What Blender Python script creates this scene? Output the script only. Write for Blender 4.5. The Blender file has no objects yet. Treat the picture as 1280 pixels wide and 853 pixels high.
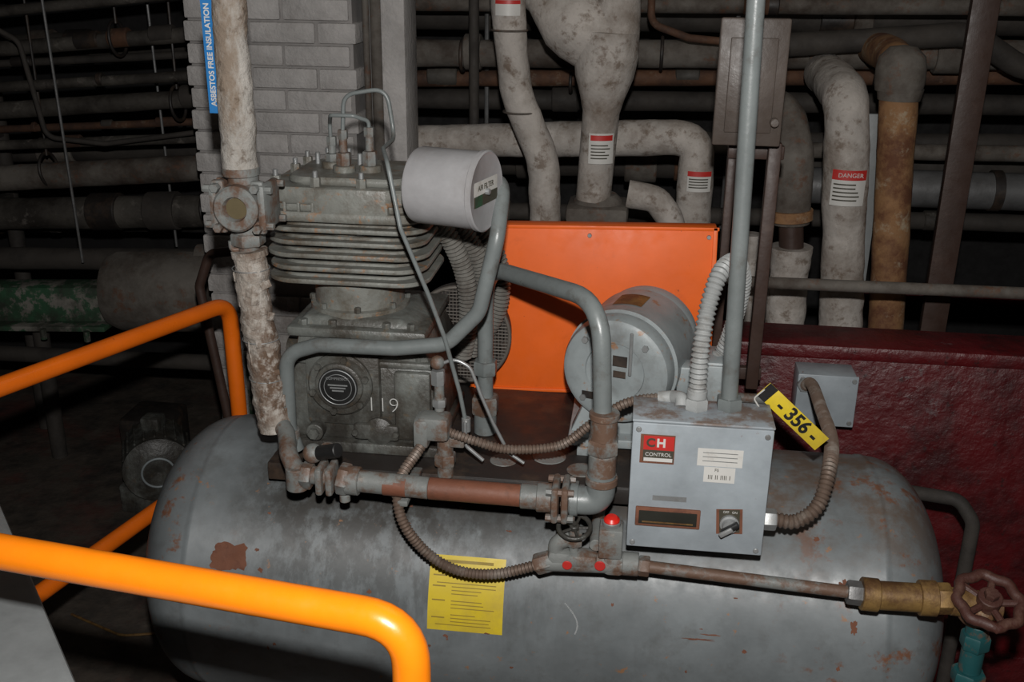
import bpy, bmesh, math, random
from mathutils import Matrix, Vector, noise
random.seed(7)
V=Vector
def rad(a): return math.radians(a)

# ------------------------------------------------------------ materials
def mat(name, base, layers=(), rough=0.55, metal=0.0, bump=0.15, bscale=60, bdist=0.004, spec=0.5, var=0.12, coat=0.0):
    m=bpy.data.materials.new(name); m.use_nodes=True
    nt=m.node_tree; N=nt.nodes; L=nt.links
    p=N['Principled BSDF']
    tc=N.new('ShaderNodeTexCoord')
    def ntex(scale,detail=6,rough_=.6,stretch=None):
        n=N.new('ShaderNodeTexNoise'); n.inputs['Scale'].default_value=scale
        n.inputs['Detail'].default_value=detail; n.inputs['Roughness'].default_value=rough_
        mp=N.new('ShaderNodeMapping'); L.new(tc.outputs['Object'],mp.inputs['Vector'])
        mp.inputs['Location'].default_value=(random.uniform(0,9),random.uniform(0,9),random.uniform(0,9))
        if stretch: mp.inputs['Scale'].default_value=stretch
        L.new(mp.outputs[0],n.inputs['Vector']); return n
    def rng(src,lo,hi,a=0,b=1):
        r=N.new('ShaderNodeMapRange'); r.inputs[1].default_value=lo; r.inputs[2].default_value=hi
        r.inputs[3].default_value=a; r.inputs[4].default_value=b; r.clamp=True
        L.new(src,r.inputs[0]); return r.outputs[0]
    def mix(fac,a,b):
        x=N.new('ShaderNodeMix'); x.data_type='RGBA'
        L.new(fac,x.inputs[0])
        if isinstance(a,tuple): x.inputs[6].default_value=(*a,1)
        else: L.new(a,x.inputs[6])
        if isinstance(b,tuple): x.inputs[7].default_value=(*b,1)
        else: L.new(b,x.inputs[7])
        return x.outputs[2]
    n0=ntex(9,8,.65)
    d=tuple(c*(1-var*2) for c in base); l=tuple(min(1,c*(1+var)) for c in base)
    col=mix(rng(n0.outputs[0],.3,.7),d,l)
    for ly in layers:
        n=ntex(ly.get('s',8),8,.7,ly.get('st'))
        k=rng(n.outputs[0],ly['lo'],ly['hi'],0,ly.get('amt',1))
        for ax in 'xyz':
            if ax in ly:
                sx=N.new('ShaderNodeSeparateXYZ'); L.new(tc.outputs['Object'],sx.inputs[0])
                for (a0,a1) in ly[ax]:
                    g=rng(sx.outputs['xyz'.index(ax)],a0,a1)
                    mm=N.new('ShaderNodeMath'); mm.operation='MULTIPLY'
                    L.new(k,mm.inputs[0]); L.new(g,mm.inputs[1]); k=mm.outputs[0]
        col=mix(k,col,ly['c'])
    L.new(col,p.inputs['Base Color'])
    p.inputs['Metallic'].default_value=metal
    nr=ntex(25,4)
    L.new(rng(nr.outputs[0],.3,.7,max(0,rough-.1),min(1,rough+.12)),p.inputs['Roughness'])
    p.inputs['Specular IOR Level'].default_value=spec
    if coat: p.inputs['Coat Weight'].default_value=coat; p.inputs['Coat Roughness'].default_value=.15
    if bump:
        nb=ntex(bscale,6,.6); b=N.new('ShaderNodeBump'); b.inputs['Strength'].default_value=bump
        b.inputs['Distance'].default_value=bdist
        L.new(nb.outputs[0],b.inputs['Height']); L.new(b.outputs[0],p.inputs['Normal'])
    return m
RUST=(.16,.06,.025); RUSTL=(.28,.13,.05); GRIME=(.022,.019,.016)
M={}
M['tank']=mat('tank_paint',(.165,.182,.188),[
  dict(s=3,lo=.45,hi=.75,c=(.105,.113,.115),amt=.7),
  dict(s=18,lo=.52,hi=.75,c=(.08,.078,.072),amt=.55),
  dict(s=7,lo=.28,hi=.48,c=GRIME,amt=.95,z=[(.79,.89)],x=[(-.66,-.5),(.42,.1)],st=(3,3,1)),
  dict(s=5,lo=.41,hi=.55,c=(.032,.029,.025),amt=.9,z=[(.60,.84)],x=[(-.68,-.5),(.2,-.25)],st=(6,6,.5)),
  dict(s=9,lo=.42,hi=.58,c=(.10,.06,.036),amt=.75,z=[(.76,.9)],x=[(.0,.35)]),
  dict(s=13,lo=.56,hi=.63,c=RUST,amt=.85,x=[(.35,.62)]),
  dict(s=13,lo=.58,hi=.64,c=RUST,amt=.85,x=[(-.6,-.75)]),
  dict(s=30,lo=.63,hi=.68,c=RUSTL,amt=.8)],rough=.45,bump=.12,bscale=14)
M['grey']=mat('machine_grey_paint',(.25,.28,.29),[dict(s=25,lo=.62,hi=.7,c=RUST,amt=.7),dict(s=6,lo=.5,hi=.75,c=(.1,.1,.095),amt=.6)],rough=.45,bump=.2)
M['pipegrey']=mat('pipe_grey_paint',(.165,.182,.18),[dict(s=16,lo=.54,hi=.7,c=(.08,.07,.06),amt=.7)],rough=.36,bump=.15)
M['pump']=mat('pump_cast_iron_paint',(.15,.158,.146),[dict(s=9,lo=.40,hi=.60,c=(.045,.037,.028),amt=.88),dict(s=30,lo=.58,hi=.68,c=(.15,.10,.055),amt=.6),dict(s=6,lo=.36,hi=.56,c=GRIME,amt=.8,z=[(1.24,1.0)],st=(2,2,.8))],rough=.42,bump=.45,bscale=90)
M['head']=mat('pump_head_paint',(.19,.193,.174),[dict(s=12,lo=.45,hi=.64,c=(.07,.05,.03),amt=.8),dict(s=40,lo=.57,hi=.66,c=RUSTL,amt=.7)],rough=.46,bump=.35,bscale=90)
M['motor']=mat('motor_paint',(.27,.30,.305),[dict(s=10,lo=.52,hi=.72,c=(.11,.1,.09),amt=.65),dict(s=30,lo=.60,hi=.66,c=RUSTL,amt=.8)],rough=.42,bump=.12)
M['box']=mat('control_box_paint',(.31,.345,.37),[dict(s=12,lo=.6,hi=.75,c=(.2,.2,.2),amt=.5),dict(s=35,lo=.65,hi=.69,c=RUST,amt=.8),dict(s=20,lo=.44,hi=.58,c=(.15,.085,.05),amt=.8,z=[(1.155,1.163)])],rough=.38,bump=.08)
M['orange']=mat('orange_sheet_paint',(.80,.13,.012),[dict(s=9,lo=.58,hi=.75,c=(.45,.07,.01),amt=.5),dict(s=40,lo=.68,hi=.72,c=GRIME,amt=.8)],rough=.5,bump=.05,var=.05)
M['rail']=mat('handrail_orange_paint',(.80,.20,.005),[dict(s=40,lo=.68,hi=.74,c=(.3,.1,.03),amt=.7)],rough=.28,bump=.06,var=.05)
M['railfar']=mat('handrail_dark_orange_paint',(.78,.15,.007),[dict(s=30,lo=.65,hi=.74,c=(.2,.05,.02),amt=.7)],rough=.33,bump=.06,var=.06)
M['ins']=mat('pipe_insulation_canvas',(.43,.395,.36),[dict(s=5,lo=.46,hi=.66,c=(.15,.115,.088),amt=.82),dict(s=22,lo=.54,hi=.65,c=(.11,.07,.043),amt=.72)],rough=.85,bump=.6,bscale=40,bdist=.007)
M['insup']=mat('dirty_white_riser_insulation',(.40,.375,.34),[dict(s=14,lo=.45,hi=.58,c=(.19,.14,.10),amt=.88,st=(1,1,.4)),dict(s=40,lo=.55,hi=.65,c=(.09,.06,.04),amt=.7)],rough=.9,bump=.8,bscale=55,bdist=.008)
M['instorn']=mat('torn_insulation_wrap',(.33,.29,.25),[dict(s=12,lo=.40,hi=.54,c=(.11,.065,.04),amt=.95,st=(1,1,.5)),dict(s=45,lo=.5,hi=.62,c=(.46,.43,.39),amt=.7)],rough=.9,bump=.9,bscale=55,bdist=.008)
M['insdark']=mat('dimmed_dirty_insulation',(.045,.038,.032),[dict(s=5,lo=.45,hi=.7,c=(.012,.01,.009),amt=.85)],rough=.8,bump=.5,bscale=30)  # background dimness is put into the base colour; the noise patches are dirt
M['insleft']=mat('dimmed_left_insulation',(.08,.071,.06),[dict(s=4,lo=.39,hi=.59,c=(.018,.014,.011),amt=.9),dict(s=15,lo=.58,hi=.68,c=(.18,.16,.14),amt=.6)],rough=.7,bump=.7,bscale=30)  # base darkened to imitate light falloff on the left pipes; patches are dirt
M['insmid']=mat('dimmed_grey_insulation',(.14,.125,.108),[dict(s=5,lo=.41,hi=.62,c=(.04,.027,.019),amt=.9),dict(s=18,lo=.56,hi=.66,c=(.11,.046,.022),amt=.75)],rough=.8,bump=.6,bscale=30)  # light falloff in the background painted in as a darker grey base
M['rustpipe']=mat('rusty_pipe',(.26,.135,.058),[dict(s=9,lo=.45,hi=.6,c=(.10,.034,.015),amt=.9),dict(s=14,lo=.55,hi=.66,c=(.36,.30,.21),amt=.8)],rough=.8,bump=.5,bscale=50)
M['rustdark']=mat('rust_stained_dark_pipe',(.11,.05,.025),[dict(s=6,lo=.42,hi=.6,c=(.04,.02,.013),amt=.9),dict(s=16,lo=.58,hi=.68,c=(.18,.14,.1),amt=.7)],rough=.8,bump=.5,bscale=50)
M['brownpipe']=mat('brown_primed_pipe',(.17,.062,.034),[dict(s=10,lo=.6,hi=.66,c=(.24,.26,.26),amt=.9),dict(s=30,lo=.55,hi=.7,c=(.08,.035,.02),amt=.6)],rough=.6,bump=.25)
M['greyrust']=mat('rusting_grey_pipe',(.18,.188,.18),[dict(s=13,lo=.46,hi=.56,c=(.115,.058,.033),amt=.9),dict(s=40,lo=.6,hi=.7,c=(.28,.24,.2),amt=.6)],rough=.55,bump=.35)
M['brass']=mat('tarnished_brass',(.26,.155,.05),[dict(s=18,lo=.40,hi=.58,c=(.09,.042,.018),amt=.9)],rough=.55,metal=.3,bump=.3)
M['brown']=mat('brown_steel_paint',(.05,.028,.021),[dict(s=12,lo=.6,hi=.72,c=(.1,.065,.05),amt=.5)],rough=.5,bump=.2)
M['jbox']=mat('brown_grey_enclosure_paint',(.085,.066,.055),[dict(s=10,lo=.55,hi=.7,c=(.05,.034,.025),amt=.7)],rough=.45,bump=.2)
M['flexbrown']=mat('rusty_flex_conduit',(.15,.105,.08),[dict(s=20,lo=.5,hi=.66,c=(.26,.23,.2),amt=.8)],rough=.55,metal=.3,bump=.2)
M['flexgrey']=mat('grey_flex_conduit',(.32,.33,.325),[dict(s=20,lo=.52,hi=.7,c=(.15,.13,.11),amt=.8)],rough=.5,bump=.2)
M['flexdull']=mat('dull_finned_tube',(.19,.183,.165),[dict(s=20,lo=.5,hi=.7,c=(.07,.055,.045),amt=.8)],rough=.5,bump=.2)
M['steel']=mat('galvanised_steel',(.34,.35,.35),[dict(s=25,lo=.5,hi=.7,c=(.2,.18,.16),amt=.6)],rough=.4,metal=.5,bump=.15)
M['alu']=mat('aluminium_jacket',(.16,.16,.16),[dict(s=8,lo=.45,hi=.7,c=(.06,.055,.05),amt=.7)],rough=.45,metal=.3,bump=.2)
M['dark']=mat('dark_grimy_metal',(.022,.018,.016),[dict(s=9,lo=.5,hi=.65,c=(.07,.045,.03),amt=.7)],rough=.5)
M['black']=mat('black_rubber',(.012,.012,.012),rough=.45,bump=.05)
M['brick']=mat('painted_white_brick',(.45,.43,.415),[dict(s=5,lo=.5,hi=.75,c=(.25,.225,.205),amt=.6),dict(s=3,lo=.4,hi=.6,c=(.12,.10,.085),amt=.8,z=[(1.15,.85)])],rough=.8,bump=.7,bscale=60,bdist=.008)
M['mortar']=mat('painted_mortar',(.28,.265,.255),rough=.9,bump=.5,bscale=80)
M['redwall']=mat('dark_red_wall_paint',(.092,.005,.007),[dict(s=6,lo=.48,hi=.64,c=(.03,.003,.004),amt=.85),dict(s=7,lo=.65,hi=.69,c=(.14,.12,.125),amt=.5),dict(s=30,lo=.59,hi=.66,c=(.018,.009,.009),amt=.7)],rough=.45,bump=.7,bscale=22,bdist=.01)
M['floor']=mat('grimy_concrete_floor',(.075,.06,.048),[dict(s=2.5,lo=.5,hi=.65,c=(.09,.018,.014),amt=.7),dict(s=8,lo=.45,hi=.65,c=(.02,.018,.016),amt=.8)],rough=.7,bump=.5,bscale=18,bdist=.01)
M['wall']=mat('dark_plant_wall',(.010,.009,.009),[dict(s=3,lo=.5,hi=.7,c=(.005,.0045,.0045),amt=.7)],rough=.85,bump=.3)
M['green']=mat('green_peeling_paint',(.025,.085,.04),[dict(s=11,lo=.50,hi=.55,c=(.20,.18,.16),amt=.9),dict(s=5,lo=.43,hi=.57,c=(.022,.023,.016),amt=.88)],rough=.7,bump=.5,bscale=40)
M['teal']=mat('teal_valve_paint',(.012,.075,.08),[dict(s=14,lo=.5,hi=.6,c=RUST,amt=.85)],rough=.5)
M['redwheel']=mat('rusty_red_handwheel',(.06,.02,.014),[dict(s=30,lo=.5,hi=.65,c=(.12,.065,.045),amt=.6)],rough=.6,bump=.5)
M['red']=mat('red_plastic',(.65,.02,.012),rough=.35,bump=0,var=.03)
M['redl']=mat('red_label_ink',(.46,.025,.02),rough=.5,bump=0,var=.03)
M['white']=mat('white_label',(.56,.55,.52),[dict(s=20,lo=.56,hi=.72,c=(.32,.27,.22),amt=.6)],rough=.5,bump=0,var=.03)
M['yellow']=mat('yellow_placard',(.62,.46,.02),[dict(s=9,lo=.5,hi=.7,c=(.38,.27,.05),amt=.6)],rough=.5,bump=0,var=.05)
M['ink']=mat('dark_label_ink',(.05,.045,.03),rough=.6,bump=0,var=0)
M['inky']=mat('brown_label_ink',(.26,.18,.02),rough=.6,bump=0,var=0)
M['blue']=mat('blue_pipe_tape',(.015,.16,.42),rough=.45,bump=0,var=.06)
M['chalk']=mat('white_chalk_paint',(.5,.5,.48),rough=.9,bump=0,var=.03)
M['scuff']=mat('pale_scuff_mark',(.28,.29,.29),rough=.9,bump=0,var=.1)
M['drum']=mat('silencer_grey_paint',(.33,.325,.33),[dict(s=6,lo=.52,hi=.78,c=(.2,.18,.17),amt=.65)],rough=.4,bump=.06)
M['glass']=mat('dirty_sight_glass',(.13,.105,.06),rough=.15,bump=0)
M['window']=mat('dark_meter_window',(.03,.03,.025),rough=.15,bump=0)
M['mesh']=mat('guard_wire_mesh',(.13,.115,.10),rough=.5,metal=.3,bump=0)
M['rustpatch']=mat('bare_rusty_patch',(.17,.065,.035),[dict(s=30,lo=.5,hi=.65,c=(.1,.035,.02),amt=.8)],rough=.8,bump=.3)
M['greypanel']=mat('cabinet_grey_paint',(.22,.23,.23),[dict(s=8,lo=.6,hi=.75,c=(.16,.14,.12),amt=.5)],rough=.5,bump=.1)

# ------------------------------------------------------------ mesh builder
def frame(d):
    d=V(d).normalized()
    a=V((0,0,1)) if abs(d.z)<.9 else V((1,0,0))
    x=a.cross(d).normalized(); y=d.cross(x).normalized()
    return x,y,d
def fillet(pts,r,n=8):
    pts=[V(p) for p in pts]; out=[pts[0]]
    for i in range(1,len(pts)-1):
        a,b,c=pts[i-1],pts[i],pts[i+1]
        u=(a-b);w=(c-b); lu,lw=u.length,w.length; u/=lu; w/=lw
        ang=u.angle(w)
        if ang>3.1: out.append(b); continue
        t=min(r/math.tan(ang/2),lu*.49,lw*.49)
        p0=b+u*t; p1=b+w*t
        for k in range(n+1):
            s=k/n
            q=p0*(1-s)**2+b*2*s*(1-s)+p1*s*s
            out.append(q)
    out.append(pts[-1]); return out
def spline(pts,n=12):
    pts=[V(p) for p in pts]; P=[pts[0]*2-pts[1]]+pts+[pts[-1]*2-pts[-2]]; out=[]
    for i in range(1,len(P)-2):
        a,b,c,d=P[i-1:i+3]
        for k in range(n):
            t=k/n
            out.append(.5*((2*b)+(c-a)*t+(2*a-5*b+4*c-d)*t*t+(3*b-a-3*c+d)*t**3))
    out.append(pts[-1]); return out
def resample(path,step):
    out=[path[0].copy()]; acc=0
    for i in range(1,len(path)):
        a,b=path[i-1],path[i]; L=(b-a).length
        if L<1e-9: continue
        s=step-acc
        while s<=L:
            out.append(a.lerp(b,s/L)); s+=step
        acc=(acc+L)%step
    if (out[-1]-path[-1]).length>step*.3: out.append(path[-1].copy())
    return out
class B:
    def __init__(s): s.v=[];s.f=[];s.m=[];s.mats=[]
    def mi(s,m):
        m=M[m]
        if m not in s.mats: s.mats.append(m)
        return s.mats.index(m)
    def add(s,vs,fs,m):
        o=len(s.v); s.v+= [tuple(v) for v in vs]; k=s.mi(m)
        for f in fs: s.f.append(tuple(i+o for i in f)); s.m.append(k)
        return s
    def box(s,c,size,m,rot=None,bev=.003,seg=2):
        bm=bmesh.new(); bmesh.ops.create_cube(bm,size=1)
        bmesh.ops.scale(bm,vec=size,verts=bm.verts)
        bev=min(bev,min(size)*.45)
        if bev>0: bmesh.ops.bevel(bm,geom=bm.edges[:],offset=bev,segments=seg,affect='EDGES',profile=.5)
        mt=Matrix.Translation(V(c))
        if rot is not None: mt=mt@rot.to_4x4()
        bm.verts.index_update()
        s.add([mt@v.co for v in bm.verts],[[v.index for v in f.verts] for f in bm.faces],m); bm.free(); return s
    def taper(s,z0,z1,r0,r1,m,bev=.004):
        bm=bmesh.new(); vs=[]
        for z,r in((z0,r0),(z1,r1)):
            for x,y in((r[0],r[2]),(r[1],r[2]),(r[1],r[3]),(r[0],r[3])): vs.append(bm.verts.new((x,y,z)))
        for f in((3,2,1,0),(4,5,6,7),(0,1,5,4),(1,2,6,5),(2,3,7,6),(3,0,4,7)): bm.faces.new([vs[i] for i in f])
        bmesh.ops.bevel(bm,geom=bm.edges[:],offset=bev,segments=2,affect='EDGES',profile=.5)
        bm.verts.index_update()
        s.add([v.co.copy() for v in bm.verts],[[v.index for v in f.verts] for f in bm.faces],m); bm.free(); return s
    def lathe(s,p,d,prof,m,seg=32,ph=0):
        x,y,z=frame(d); p=V(p); vs=[];fs=[]
        for (t,r) in prof:
            for k in range(seg):
                a=2*math.pi*k/seg+ph
                vs.append(p+z*t+(x*math.cos(a)+y*math.sin(a))*max(r,0))
        n=len(prof)
        for i in range(n-1):
            for k in range(seg):
                k2=(k+1)%seg; fs.append((i*seg+k,i*seg+k2,(i+1)*seg+k2,(i+1)*seg+k))
        if prof[0][1]>0: fs.append(tuple(reversed(range(seg))))
        if prof[-1][1]>0: fs.append(tuple((n-1)*seg+k for k in range(seg)))
        return s.add(vs,fs,m)
    def cyl(s,p0,p1,r,m,seg=28,bev=.0015,r2=None):
        p0=V(p0);p1=V(p1);L=(p1-p0).length; r2=r if r2 is None else r2; b=min(bev,L*.3,r*.4)
        return s.lathe(p0,p1-p0,[(0,r-b),(b,r),(L-b,r2),(L,r2-b)],m,seg)
    def hexn(s,p0,p1,r,m): 
        p0=V(p0);p1=V(p1);L=(p1-p0).length
        return s.lathe(p0,p1-p0,[(0,r*.93),(L*.12,r),(L*.88,r),(L,r*.93)],m,6)
    def ball(s,c,r,m,sc=(1,1,1),seg=24,n=12):
        vs=[];fs=[]
        for i in range(n+1):
            th=math.pi*i/n
            for k in range(seg):
                a=2*math.pi*k/seg
                vs.append((c[0]+r*sc[0]*math.sin(th)*math.cos(a),c[1]+r*sc[1]*math.sin(th)*math.sin(a),c[2]+r*sc[2]*math.cos(th)))
        for i in range(n):
            for k in range(seg):
                k2=(k+1)%seg; fs.append((i*seg+k,(i+1)*seg+k,(i+1)*seg+k2,i*seg+k2))
        return s.add(vs,fs,m)
    def sweep(s,path,r,m,seg=16,closed=False):
        path=[V(p) for p in path]; n=len(path)
        rf=r if callable(r) else (lambda q,i,p:r)
        T=[]
        for i in range(n):
            if closed: t=path[(i+1)%n]-path[i-1]
            else: t=path[min(i+1,n-1)]-path[max(i-1,0)]
            T.append(t.normalized())
        x,_,_=frame(T[0]); vs=[];fs=[];L=0
        for i in range(n):
            if i: L+=(path[i]-path[i-1]).length
            x=(x-T[i]*x.dot(T[i])).normalized(); y=T[i].cross(x)
            for k in range(seg):
                a=2*math.pi*k/seg; dr=x*math.cos(a)+y*math.sin(a)
                rr=rf(L,i,path[i]+dr*.02) 
                vs.append(path[i]+dr*rr)
        for i in range(n if closed else n-1):
            j=(i+1)%n
            for k in range(seg):
                k2=(k+1)%seg; fs.append((i*seg+k,i*seg+k2,j*seg+k2,j*seg+k))
        if not closed:
            fs.append(tuple(reversed(range(seg)))); fs.append(tuple((n-1)*seg+k for k in range(seg)))
        return s.add(vs,fs,m)
    def tube(s,pts,r,m,fr=.03,seg=18): return s.sweep(fillet(pts,fr),r,m,seg)
    def flex(s,pts,r,m,pitch=.007,depth=.13):
        p=resample(spline(pts),pitch/5)
        return s.sweep(p,lambda L,i,q:r*(1+depth*math.sin(2*math.pi*L/pitch)),m,14)
    def lumpy(s,pts,r,m,fr=.08,amp=.12,freq=9,step=.012,seg=28,r1=None):
        p=resample(fillet(pts,fr),step); n=len(p); r1=r if r1 is None else r1
        return s.sweep(p,lambda L,i,q:(r+(r1-r)*i/max(1,n-1))*(1+amp*noise.noise(q*freq)+amp*.5*noise.noise(q*freq*3)),m,seg)
    def ring(s,c,d,R,r,m,seg=40,wav=0,wn=8):
        x,y,z=frame(d); c=V(c)
        p=[c+(x*math.cos(a)+y*math.sin(a))*(R*(1+wav*math.cos(wn*a))) for a in [2*math.pi*k/seg for k in range(seg)]]
        return s.sweep(p,r,m,10,closed=True)
    def wheel(s,c,d,R,r,m,spokes=5,wav=0,hub=.3):
        c=V(c); x,y,z=frame(d); s.ring(c,d,R,r,m,wav=wav)
        for k in range(spokes):
            a=2*math.pi*k/spokes+.3
            s.cyl(c-z*r*.6,c+(x*math.cos(a)+y*math.sin(a))*R,r*.65,m,8)
        s.cyl(c-z*r*1.4,c+z*r*1.2,R*hub,m,16); s.hexn(c+z*r*1.2,c+z*r*2.4,R*hub*.6,m); return s
    def prism(s,out,z0,z1,m,bev=.003):
        cx=sum(p[0] for p in out)/len(out); cy=sum(p[1] for p in out)/len(out)
        n=len(out); vs=[];fs=[]
        def sc(p,e):
            d=V((p[0]-cx,p[1]-cy)); l=d.length; d*= (l-e)/l; return (cx+d.x,cy+d.y)
        for z,e in((z0,bev),(z0+bev,0),(z1-bev,0),(z1,bev)):
            for p in out: q=sc(p,e); vs.append((q[0],q[1],z))
        for i in range(3):
            for k in range(n): k2=(k+1)%n; fs.append((i*n+k,i*n+k2,(i+1)*n+k2,(i+1)*n+k))
        fs.append(tuple(reversed(range(n)))); fs.append(tuple(3*n+k for k in range(n)))
        return s.add(vs,fs,m)
    def text(s,t,size,MT,m,ext=.0003,bold=0):
        cu=bpy.data.curves.new('t','FONT'); cu.body=t; cu.size=size; cu.align_x='CENTER'; cu.align_y='CENTER'; cu.extrude=ext; cu.offset=bold
        ob=bpy.data.objects.new('t',cu); bpy.context.scene.collection.objects.link(ob)
        dg=bpy.context.evaluated_depsgraph_get(); dg.update(); me=ob.evaluated_get(dg).to_mesh()
        s.add([MT@v.co for v in me.vertices],[tuple(p.vertices) for p in me.polygons],m)
        ob.evaluated_get(dg).to_mesh_clear(); bpy.data.objects.remove(ob); bpy.data.curves.remove(cu); return s
    def zpatch(s,cx,cy,r,a0,a1,z0,z1,m,n=10):
        vs=[];fs=[]
        for i in range(n+1):
            a=rad(a0+(a1-a0)*i/n)
            for z in(z0,z1): vs.append((cx+r*math.sin(a),cy-r*math.cos(a),z))
        for i in range(n): fs.append((2*i,2*i+2,2*i+3,2*i+1))
        return s.add(vs,fs,m)
    def obj(s,name,parent=None,angle=38):
        me=bpy.data.meshes.new(name); me.from_pydata(s.v,[],s.f)
        for m in s.mats: me.materials.append(m)
        me.polygons.foreach_set('material_index',s.m)
        me.polygons.foreach_set('use_smooth',[True]*len(s.f)); me.update()
        me.set_sharp_from_angle(angle=rad(angle))
        o=bpy.data.objects.new(name,me); bpy.context.scene.collection.objects.link(o)
        if parent: o.parent=parent
        return o
def empty(name):
    e=bpy.data.objects.new(name,None); bpy.context.scene.collection.objects.link(e); return e
def facing(x,y,z,roll=0,yaw=0):
    R=Matrix(((1,0,0),(0,0,-1),(0,1,0))).to_4x4()
    return Matrix.Translation((x,y,z))@Matrix.Rotation(rad(yaw),4,'Z')@R@Matrix.Rotation(rad(roll),4,'Z')
def rrect(cx,cy,hx,hy,r,n=6):
    o=[]
    for sx,sy,a0 in((1,-1,-90),(1,1,0),(-1,1,90),(-1,-1,180)):
        for k in range(n+1):
            a=rad(a0+90*k/n); o.append((cx+sx*(hx-r)+r*math.cos(a),cy+sy*(hy-r)+r*math.sin(a)))
    return o

# ============================================================ AIR COMPRESSOR
AC=empty('air_compressor')
TR=.305; TZ=.62; X0=-.883; X1=.822; HD=.15
b=B()
prof=[]
for k in range(13):
    a=math.pi/2*k/12; prof.append((HD*(1-math.cos(a)),max(.0005,TR*math.sin(a)**.82)))
Lt=X1-X0
prof+= [(HD+.004,TR),(HD+.008,TR+.002),(HD+.016,TR+.002),(HD+.02,TR)]
prof+= [(Lt*.5,TR)]
prof+= [(Lt-HD-.02,TR),(Lt-HD-.016,TR+.002),(Lt-HD-.008,TR+.002),(Lt-HD-.004,TR)]
for k in range(12,-1,-1):
    a=math.pi/2*k/12; prof.append((Lt-HD*(1-math.cos(a)),max(.0005,TR*math.sin(a)**.82)))
b.lathe((X0,0,TZ),(1,0,0),prof,'tank',96)
b.obj('receiver_tank',AC,50)
b=B()
for x in(-.5,.44):
    for y in(-.2,.2):
        sg=1 if y>0 else -1
        b.taper(.015,.42,(x-.04,x+.04,y+sg*.05-.03,y+sg*.05+.03),(x-.06,x+.06,y-.03,y+.03),'tank')
        b.box((x,y+sg*.05,.0075),(.13,.11,.015),'tank')
b.obj('tank_legs',AC)
def tpt(x,a,o=.0012): return V((x,-(TR+o)*math.cos(a),TZ+(TR+o)*math.sin(a)))
def trect(b,x0,x1,a0,a1,m,o=.0012,n=8,skew=0):
    vs=[];fs=[]
    for i in range(n+1):
        a=a0+(a1-a0)*i/n
        for x in(x0,x1): vs.append(tpt(x+skew*(i/n),a,o))
    for i in range(n): fs.append((2*i,2*i+1,2*i+3,2*i+2))
    b.add(vs,fs,m)
def tblob(b,x,a,rx,ra,m,o=.0012,seed=0,n=40,rough=.3,sq=False):
    vs=[tpt(x,a,o)];fs=[]
    for k in range(n):
        t=2*math.pi*k/n; q=1+rough*noise.noise(V((math.cos(t)*2+seed,math.sin(t)*2,seed*3)))+rough*.5*noise.noise(V((math.cos(t)*6+seed,math.sin(t)*6,seed)))
        if sq:
            q*=1/max(abs(math.cos(t)),abs(math.sin(t)))**.8
        vs.append(tpt(x+rx*q*math.cos(t),a+ra*q*math.sin(t),o))
    for k in range(n): fs.append((0,1+k,1+(k+1)%n))
    b.add(vs,fs,m)
b=B()
tblob(b,-.63,rad(29),.037,.088,'rustpatch',seed=1,sq=True)
tblob(b,.31,rad(13),.03,.006,'rustpatch',seed=4,rough=.9)
tblob(b,.335,rad(15),.02,.004,'rustpatch',seed=14,rough=.9)
tblob(b,.585,rad(35),.014,.05,'rustpatch',seed=5,rough=.7)
tblob(b,.60,rad(22),.006,.04,'rustpatch',seed=6,rough=.7)
for k in range(34):
    tblob(b,random.uniform(-.6,.68),rad(random.uniform(-10,75)),random.uniform(.002,.006),random.uniform(.004,.016),'rustpatch',seed=k+9,rough=.8,n=14)
for i in range(24):
    t=i/23; tblob(b,.055+.02*math.sin(t*2.4)+.008*t,rad(22-11*t),.0016,.005,'scuff',seed=i,n=12,rough=.8)
b.obj('tank_rust_patches',AC)
b=B()
trect(b,-.216,-.066,rad(8),rad(36),'yellow')
def yline(x0,x1,deg,h=.35,m='inky'): trect(b,x0,x1,rad(deg),rad(deg+h),m,.0018,1)
yline(-.195,-.09,33.3,1.1)
for k in range(17):
    dg=31-k*1.3
    if k in(3,8,12): continue
    yline(-.17 if k%4 else -.2,-.17+random.uniform(.04,.09),dg)
    if k in(2,5,9,14): yline(-.208,-.182,dg,.5)
b.obj('yellow_warning_placard',AC)
b=B()
b.box((-.09,.05,.945),(.94,.5,.014),'dark',bev=.003)
for x in(-.5,-.2,.12,.33):
    b.box((x,-.13,.905),(.012,.07,.075),'tank'); b.box((x,.2,.87),(.012,.07,.14),'tank')
b.box((-.09,-.195,.932),(.94,.012,.035),'dark')
for (x,y,r) in((.0,-.09,.035),(-.09,-.12,.028),(.07,-.14,.03)):
    b.lathe((x,y,.952),(0,0,1),[(0,r),(.0012,r*.97)],'greyrust',24)
b.obj('mounting_deck',AC)

# ---- pump
b=B()
cx=-.411; cy=.01
b.box((-.385,.02,.964),(.33,.31,.024),'pump',bev=.006)
b.taper(.974,1.14,(-.532,-.228,-.118,.16),(-.526,-.236,-.11,.155),'pump',.012)
b.taper(1.135,1.205,(-.526,-.236,-.112,.155),(-.512,-.262,-.10,.13),'pump',.01)
b.box((-.39,.015,1.205),(.285,.265,.022),'pump',bev=.008)
b.taper(1.214,1.232,(-.52,-.265,-.1,.12),(-.50,-.30,-.09,.11),'pump',.006)
b.box((-.38,-.105,1.145),(.30,.03,.014),'pump',bev=.005)
for x in(-.505,-.465,-.425,-.385,-.345,-.305,-.265): b.hexn((x,-.108,1.15),(x,-.108,1.162),.006,'pump')
b.box((-.418,-.117,1.09),(.155,.02,.16),'pump',bev=.01)
b.lathe((-.421,-.122,1.103),(0,-1,0),[(0,.066),(.012,.066),(.016,.062),(.016,.05),(.022,.048),(.024,.044),(.024,.0405)],'pump',40)
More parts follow.
